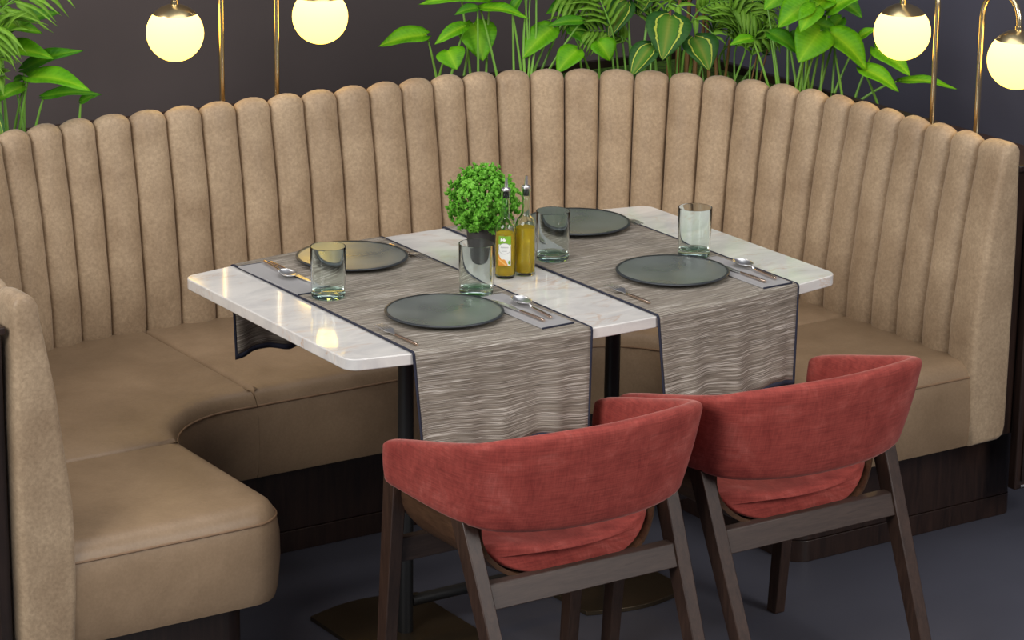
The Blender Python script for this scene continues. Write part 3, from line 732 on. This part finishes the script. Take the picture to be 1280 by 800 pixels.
palm('young slender palm with few stalks right of the striped plant', (1.25, .84, .9), [
    ([(938,80),(945,50),(958,30)], 5, .05, 0, 0, 938), ([(930,70),(935,50),(955,48)], 4, .05, 0, 0, 912), ([(918,70),(925,40),(915,10)], 6, .09, 0, .02, 920),
    ([(948,70),(956,45),(968,40)], 4, .04, 0, 0, 945)], [(936,100,950,52,.0022),(946,100,962,52,.0025),(905,98,912,50,.004)], .856, 100)
palm('feathery palm at the top left corner behind the banquette', (-.72, 1.14, .9), [
    ([(-10,60),(-5,20),(30,-10)], 6, .13, 0, -.03, -8), ([(-20,60),(-20,40),(10,38)], 8, .10, 0, -.05, -16), ([(-20,80),(-22,62),(0,72)], 8, .06, 0, -.04, -20),
    ([(-14,30),(20,2),(70,-18)], 6, .09, 0, 0, -4), ([(-20,100),(-18,92),(0,96)], 6, .05, 0, 0, -14), ([(-40,70),(-30,45),(-5,30)], 6, .12, 1, -.06, -12)], (), .856, 166)

# ------------------------------------------------------------------ herb pot on the table
hp = thing('potted_herb', 'round bright green herb in a charcoal pot beside the oil bottles', 'potted plant', (-.012, .098, .75))
lathe('pot', [(0,0),(.029,0),(.031,.002),(.0345,.084),(.0345,.086),(.032,.086),(.031,.078),(0,.078)], M['pot'], hp, 40)
lathe('soil', [(0,.080),(.0312,.079)], mat('dark_soil', srgb(30,24,18), .9)[0], hp, 24)
st = bmesh.new(); lf = LeafMesh(); rnd = random.Random(5); cc = Vector((0,0,.142))
for k in range(30):
    a = rnd.uniform(0, 6.28); d = Vector((math.cos(a)*rnd.uniform(.2,1), math.sin(a)*rnd.uniform(.2,1), rnd.uniform(.2,1)))
    e = cc+d.normalized()*.05; add_tube(st, [Vector((d.x*.01, d.y*.01, .079)), Vector((d.x*.02, d.y*.02, .105)), e], .0009, 5)
from_bm('stem', st, M['stem'], hp)
for k in range(900):
    d = Vector((rnd.gauss(0,1), rnd.gauss(0,1), rnd.gauss(0,1))).normalized()
    rr = rnd.uniform(.68, 1.0) if k % 3 else rnd.uniform(.9, 1.12)
    p = cc+Vector((d.x*.068, d.y*.068, d.z*.066))*rr
    if p.z < .085 and math.hypot(p.x, p.y) < .036: continue
    for q in range(4):     # a sprig of small cut leaflets
        a = Vector((rnd.gauss(0,1), rnd.gauss(0,1), rnd.gauss(0,1))).normalized(); dr = (d*.7+a*.9).normalized(); L = rnd.uniform(.007, .012)
        lf.leaf(p, p+dr*L, L*.85, d+a*.3, 'lance', .2, .15, 2, 3)
lf.build('foliage', M['herb'], hp, (0,0,0))

# ------------------------------------------------------------------ oil bottles
def bottle(name, label, x, y, hb, fill, with_label):
    t = thing(name, label, 'bottle', (x, y, .75))
    R = .0215; n0 = hb+.026
    outer = [(0,.001),(.016,.0005),(.0195,.001),(R,.004),(R,hb-.004),(R-.001,hb+.004),(.0165,hb+.013),(.0105,hb+.020),(.0085,n0),(.0080,.176),(.0095,.178),(.0095,.184),(.0078,.185)]
    th = .0016
    inner = [(.0062,.184),(.0062,.176),(.0066,n0),(.0088,hb+.018),(.0150,hb+.0115),(R-th-.001,hb+.003),(R-th,hb-.005),(R-th,.008),(.017,.006),(0,.006)]
    lathe('glass_body', outer+inner, M['bottle'], t, 40, 50)
    ro = R-th-.0003
    o = lathe('oil', [(0,.0065),(.0165,.0065),(ro,.009),(ro,fill),(0,fill)], M['oil'], t, 40, 50)
    lathe('stopper', [(0,.170),(.0058,.170),(.0060,.1845),(0,.1845)], M['rubber'], t, 20)
    bm = bmesh.new(); add_lathe(bm, [(0,.1855),(.0098,.1855),(.0100,.189),(.0085,.1905),(.003,.191),(0,.191)], 24)
    add_tube(bm, [(0,0,.190),(0,0,.200),(.0005,-.0008,.211)], [.0034,.003,.0028], 12); add_tube(bm, [(.0035,0,.190),(.0035,.0005,.203)], [.0013,.0012], 8)
    from_bm('pourer', bm, M['steel'], t)
    if with_label:
        # curved paper label facing the camera
        az = math.atan2(CPOS.y-y, CPOS.x-x)-.05; RL = R+.0004
        def pt(u, v, e=0): a = az+u; return ((RL+e)*math.cos(a), (RL+e)*math.sin(a), v)
        def patch(nm, u0, u1, v0, v1, m, par, e, inside=None, n=20, k=16):
            V = []; F = []; 
            for i in range(k+1):
                for j in range(n+1): V.append(pt(u0+(u1-u0)*j/n, v0+(v1-v0)*i/k, e))
            for i in range(k):
                for j in range(n):
                    cu = ((j+.5)/n*2-1); cv = ((i+.5)/k*2-1)
                    if inside is None or inside(cu, cv): a = i*(n+1)+j; F.append((a, a+1, a+n+2, a+n+1))
            return pydata(nm, V, F, m, par)
        # u grows to the viewer's right
        lb = patch('label', -.62, .62, .030, .093, M['label_white'], t, 0)
        patch('green_band', -.62, .62, .075, .093, M['label_green'], lb, .0002)
        patch('orange_band', -.62, .30, .030, .054, M['label_orange'], lb, .0002, lambda a, c: c < .9-((a+1)/2)*1.5+.25*math.sin(a*4), 28, 28)
        patch('pale_band', -.62, .20, .030, .051, M['label_pale'], lb, .0003, lambda a, c: abs(c-(.35-((a+1)/2)*1.3)) < .14, 28, 28)
        patch('green_patch', .34, .58, .033, .041, M['label_green'], lb, .0003, lambda a, c: a*a+c*c < 1)
        patch('white_oval', -.60, .60, .055, .0785, M['label_grey'], lb, .0004, lambda a, c: a*a+c*c < 1, 40, 40)
        patch('white_oval', -.57, .57, .0558, .0777, M['label_white'], lb, .0006, lambda a, c: a*a+c*c < 1, 40, 40)
        patch('white_mark', -.40, .12, .0815, .0895, M['label_white'], lb, .0004, lambda a, c: c < .55+.4*math.sin(a*7) and c > -.7-.25*math.sin(a*5), 30, 12)
        for r_, (v0, u0, u1, kk) in enumerate(((.0680,-.36,.36,9), (.0635,-.28,.24,7), (.0605,-.22,.22,9))):
            patch('grey_mark', u0, u1, v0, v0+(.0026 if r_ == 0 else .0012), M['label_grey'], lb, .0008, lambda a, c, kk=kk: math.sin((a+1)*PI*kk) > -.1, kk*6, 2)
    return t
bottle('oil_bottle', 'clear oil bottle with a green and white paper label', -.022, -.004, .106, .096, True)
bottle('oil_bottle', 'unlabelled clear bottle of golden oil, right of the labelled one', .025, -.008, .108, .103, False)

# ------------------------------------------------------------------ lamps
def lamp(label, x, y, ang, gz=1.088):
    """ang: direction the arch hangs towards"""
    t = thing('globe_lamp', label, 'lamp', (x, y, .878), ang, 'brass arch lamps on the ledge')
    z0 = gz-.878; R = .0605; zs = z0+.083
    pts = [(0,0,.004), (0,0,.1), (0,0,.2), (0,0,zs-.02)]+[(R-R*math.cos(k*PI/14), 0, zs+R*math.sin(k*PI/14)) for k in range(15)]+[(2*R, 0, z0+.062)]
    tube('pole', pts, .0066, M['brass'], t, 16)
    lathe('base', [(0,0),(.032,0),(.032,.003),(.029,.005),(0,.006)], M['brass'], t, 32)
    g = lathe('globe', [(.0675*math.sin(a), -.0675*math.cos(a)) for a in [PI*k/24 for k in range(25)]], M['globe'], t, 40, 80)
    g.location = (2*R, 0, z0)
    c = lathe('cap', [(.0685*math.sin(a), .0685*math.cos(a)) for a in [.0+.83*k/10 for k in range(11)]]+[(.0690*math.sin(.84), .0675*math.cos(.84))]+[(.0677*math.sin(a), .0677*math.cos(a)) for a in [.83-.83*k/10 for k in range(11)]], M['brass_cap'], t, 40, 60)
    c.location = (2*R, 0, z0)
    tube('ferrule', [(2*R,0,z0+.064),(2*R,0,z0+.076)], .0088, M['brass'], t, 16)
    return t
lamp('leftmost brass globe lamp behind the banquette, its arch bending left', -.060, 1.175, PI, 1.083)
lamp('second brass globe lamp from the left, its arch bending right', .088, 1.175, 0, 1.087)
lamp('brass globe lamp next to the bright green plant on the right', 1.292, .175, PI/2, 1.092)
lamp('rightmost brass globe lamp, cut by the picture edge', 1.292, .022, -PI/2, 1.094)

# ------------------------------------------------------------------ chairs
def make_chair(label):
    t = thing('dining_chair', label, 'chair', (0,0,0), 0, 'rose velvet chairs')
    topc = [(.262,.165),(.266,.08),(.268,-.03),(.266,-.115),(.250,-.172),(.205,-.208),(.13,-.234),(.06,-.246),(0,-.249)]
    botc = [(.258,.165),(.256,.08),(.252,-.02),(.240,-.098),(.215,-.148),(.165,-.178),(.105,-.196),(.05,-.204),(0,-.206)]
    zt = [.588,.612,.640,.662,.675,.684,.690,.692,.692]; zb = [.505,.502,.498,.495,.492,.489,.487,.486,.486]
    def full(c): return c+[(-x, y) for x, y in c[::-1][1:]]
    T, Bt = full(topc), full(botc); ZT = zt+zt[::-1][1:]; ZB = zb+zb[::-1][1:]
    def cat(arr, s):
        n = len(arr)-1; i = min(int(s*n), n-1); q = s*n-i
        g = lambda k: np.array(arr[min(max(k,0), n)], float)
        if i == 0: p0 = 2*g(0)-g(1)
        else: p0 = g(i-1)
        p3 = 2*g(n)-g(n-1) if i+2 > n else g(i+2)
        p1, p2 = g(i), g(i+1)
        return .5*((2*p1)+(p2-p0)*q+(2*p0-5*p1+4*p2-p3)*q*q+(3*p1-p0-3*p2+p3)*q**3)
    N = 72; V = []; F = []; sec = []
    TH = .034; nh = 10
    svals = [0,.002,.006,.012]+[.02+.96*k/N for k in range(N+1)]+[.988,.994,.998,1]
    for s in svals:
        tp = cat(T, s); bp = cat(Bt, s); z1 = float(cat(ZT, s)); z0 = float(cat(ZB, s)); e = .004
        d = cat(T, min(1, s+e))-cat(T, max(0, s-e)); d /= np.linalg.norm(d); nin = np.array((d[1], -d[0]))   # towards the inside
        if np.dot(nin, np.array((0, .0))-np.array((tp[0], tp[1]))) < 0: nin = -nin
        if abs(tp[0]) > .2: nin = np.array((-abs(nin[0])*np.sign(tp[0]), abs(nin[1])))
        else: nin = nin if nin[1] > 0 else -nin
        a_ = min(s, 1-s)/.02; k_ = 1 if a_ >= 1 else math.sqrt(max(0, 1-(1-a_)**2)); sh = .35+.65*k_ if a_ < 1 else 1
        r = []; h = z1-z0
        # section: outer face, top round, inner face, bottom round
        hw = TH/2*sh; cut = (1-k_)*.012 if a_ < 1 else 0
        for k in range(nh+1): q = k/nh; r.append((0-(hw-TH/2)*1, .10+.80*q))
        # build in (off, q) : off = distance inwards from outer face
        pts = []
        for k in range(9): q = .07+.86*k/8; pts.append((TH/2-hw - .004*math.sin(PI*q)*k_, q))
        for k in range(1, 7): a = PI*k/7; pts.append((TH/2-hw*math.cos(a), .93+.07*math.sin(a)))
        for k in range(9): q = .93-.86*k/8; pts.append((TH/2+hw + .005*math.sin(PI*q)*k_, q))
        for k in range(1, 7): a = PI*k/7; pts.append((TH/2+hw*math.cos(a), .07-.07*math.sin(a)))
        ring_ = []
        for off, q in pts:
            p = bp+(tp-bp)*q+nin*off; zz = z0+cut+(h-2*cut)*q
            ring_.append((p[0], p[1], zz))
        sec.append(ring_)
    n = len(sec[0])
    for r in sec: V += r
    for i in range(len(sec)-1):
        for j in range(n): F.append((i*n+j, i*n+(j+1)%n, (i+1)*n+(j+1)%n, (i+1)*n+j))
    F.append(tuple(range(n-1,-1,-1))); F.append(tuple((len(sec)-1)*n+j for j in range(n)))
    bmx = bmesh.new(); me = bpy.data.meshes.new('x'); me.from_pydata(V, [], F); bmx.from_mesh(me)
    o = from_bm('backrest', bmx, M['velvet'], t, True, 0, 2, 70)
    # bent plywood shell
    NA = 24; NY = 14; V = []; F = []
    def shell(a, v, off=0):
        ca, sa = math.cos(a), math.sin(a); y = .185-.325*v
        w = .216-off-.010*max(0, v-.7)/.3; dep = .132-off
        x = w*math.copysign(abs(ca)**.72, ca); z = .494-dep*abs(sa)**.72
        if v > .6: y += (v-.6)/.4*.055*(abs(x)/.21)**3
        return (x, y, z + .012*(v < .15)*(.15-v)/.15)
    for off in (0, .008):
        for i in range(NY+1):
            for j in range(NA+1): V.append(shell(PI+PI*j/NA, i/NY, off))
    W = NA+1; n1 = (NY+1)*W
    for i in range(NY):
        for j in range(NA):
            a = i*W+j; F.append((a, a+1, a+W+1, a+W)); F.append((n1+a+W, n1+a+W+1, n1+a+1, n1+a))
    for j in range(NA):
        for i in (0, NY): a = i*W+j; F.append((a, a+1, n1+a+1, n1+a))
    for i in range(NY):
        for j in (0, NA): a = i*W+j; F.append((a, a+W, n1+a+W, n1+a))
    bmx = bmesh.new(); me = bpy.data.meshes.new('x'); me.from_pydata(V, [], F); bmx.from_mesh(me); from_bm('seat_shell', bmx, M['ply'], t, True, 0, 2, 50)
    # seat cushion: fills the shell, domed top, rounded rear and front edges
    V = []; F = []; NB, NTT = 18, 10; sects = []
    for v, sc in ((.0,.80),(.006,.9),(.02,.97),(.05,1),(.25,1),(.5,1),(.75,1),(.84,1),(.89,.985),(.93,.94),(.955,.87),(.97,.77),(.976,.66)):
        r = []; w0 = .206-.012*max(0, v-.7)/.3
        for j in range(NB+1):
            a = PI+.30+(PI-.60)*j/NB; ca, sa = math.cos(a), math.sin(a); r.append((w0*math.copysign(abs(ca)**.72, ca), .494-.122*abs(sa)**.72))
        xe, ze = r[-1]
        for j in range(1, NTT):
            q = j/NTT; x = xe*(1-2*q); r.append((x, ze-.022*math.sin(PI*q)**.8+.010*math.sin(min(q, 1-q)/.12*PI/2)*(min(q,1-q) < .12)+.010*(min(q,1-q) >= .12)))
        cz = .398; y = .185-.325*v
        for x, z in r:
            yy = y+(.055*(abs(x)/.21)**3*max(0, (v-.6)/.4) if v > .6 else 0)
            V.append((x*(sc*.3+.7), yy, cz+(z-cz)*sc))
        sects.append(len(r))
    n = sects[0]
    for k in range(len(sects)-1):
        for i in range(n): F.append((k*n+i, k*n+(i+1)%n, (k+1)*n+(i+1)%n, (k+1)*n+i))
    F.append(tuple(range(n-1,-1,-1))); F.append(tuple((len(sects)-1)*n+i for i in range(n)))
    bmx = bmesh.new(); me = bpy.data.meshes.new('x'); me.from_pydata(V, [], F); bmx.from_mesh(me)
    from_bm('seat', bmx, M['velvet'], t, True, 0, 2, 80)
    for sg in (-1, 1):
        bm = bmesh.new(); add_bar(bm, (sg*.220, .222, 0), (sg*.218, .180, .508), .026, .030, .030, .040); from_bm('leg', bm, M['walnut'], t, True, .002)
        bm = bmesh.new(); add_bar(bm, (sg*.214, -.292, 0), (sg*.228, -.078, .503), .027, .034, .030, .046); from_bm('leg', bm, M['walnut'], t, True, .002)
    bm = bmesh.new(); vs = []
    # back rail follows the rake of the legs
    for z, y in ((.343,-.136),(.387,-.118)):
        for (x, dy) in ((-.215,-.012),(.215,-.012),(.215,.012),(-.215,.012)): vs.append(bm.verts.new((x, y-.012+dy, z)))
    for f in ((3,2,1,0),(4,5,6,7),(0,1,5,4),(1,2,6,5),(2,3,7,6),(3,0,4,7)): bm.faces.new([vs[i] for i in f])
    from_bm('back_rail', bm, M['walnut_rail'], t, True, .002)
    box('front_rail', -.212, .212, .184, .204, .322, .372, M['walnut_rail'], t, .002)
    return t
ch = make_chair('rose velvet armchair with walnut legs, nearer left one at the table'); ch.location = (-.275, -.527, 0)
dup(ch, (.270, -.527, 0), 0, 'rose velvet armchair with walnut legs, right one, by the open end of the banquette')

# ------------------------------------------------------------------ light
def area(name, loc_, target, size, power, col=(1,1,1), sy=None):
    d = bpy.data.lights.new(name, 'AREA'); d.shape = 'RECTANGLE' if sy else 'SQUARE'; d.size = size; d.size_y = sy or size; d.energy = power; d.color = col
    o = bpy.data.objects.new(name, d); C.objects.link(o); o.location = loc_
    o.rotation_euler = (Vector(target)-Vector(loc_)).to_track_quat('-Z', 'Y').to_euler(); return o
area('left_soft_light', (-4.2, -1.6, 2.9), (0, 0, .6), 2.2, 150, (1,.985,.96))  # large soft key light from the front left, no window behind it
area('room_light', (1.4, -4.4, 2.9), (.2, 0, .5), 2.0, 140, (1,.97,.93))
area('overhead_soft_light', (0, -.2, 3.1), (0, 0, 0), 2.2, 28, (1,.98,.96))  # broad soft area light from overhead, not a fixture
area('added_wall_fill', (-1.7, 1.45, 2.7), (-1.5, 2.1, 1.2), .5, 18, (1,.93,.86))  # added off-frame light, brightens the left of the back wall
W = bpy.data.worlds.new('world'); S.world = W; W.use_nodes = True
W.node_tree.nodes['Background'].inputs[0].default_value = (.60,.64,.74,1); W.node_tree.nodes['Background'].inputs[1].default_value = .28
S.view_settings.view_transform = 'Standard'; S.view_settings.look = 'None'; S.view_settings.gamma = 1; S.view_settings.exposure = 0
S.view_settings.use_curve_mapping = False
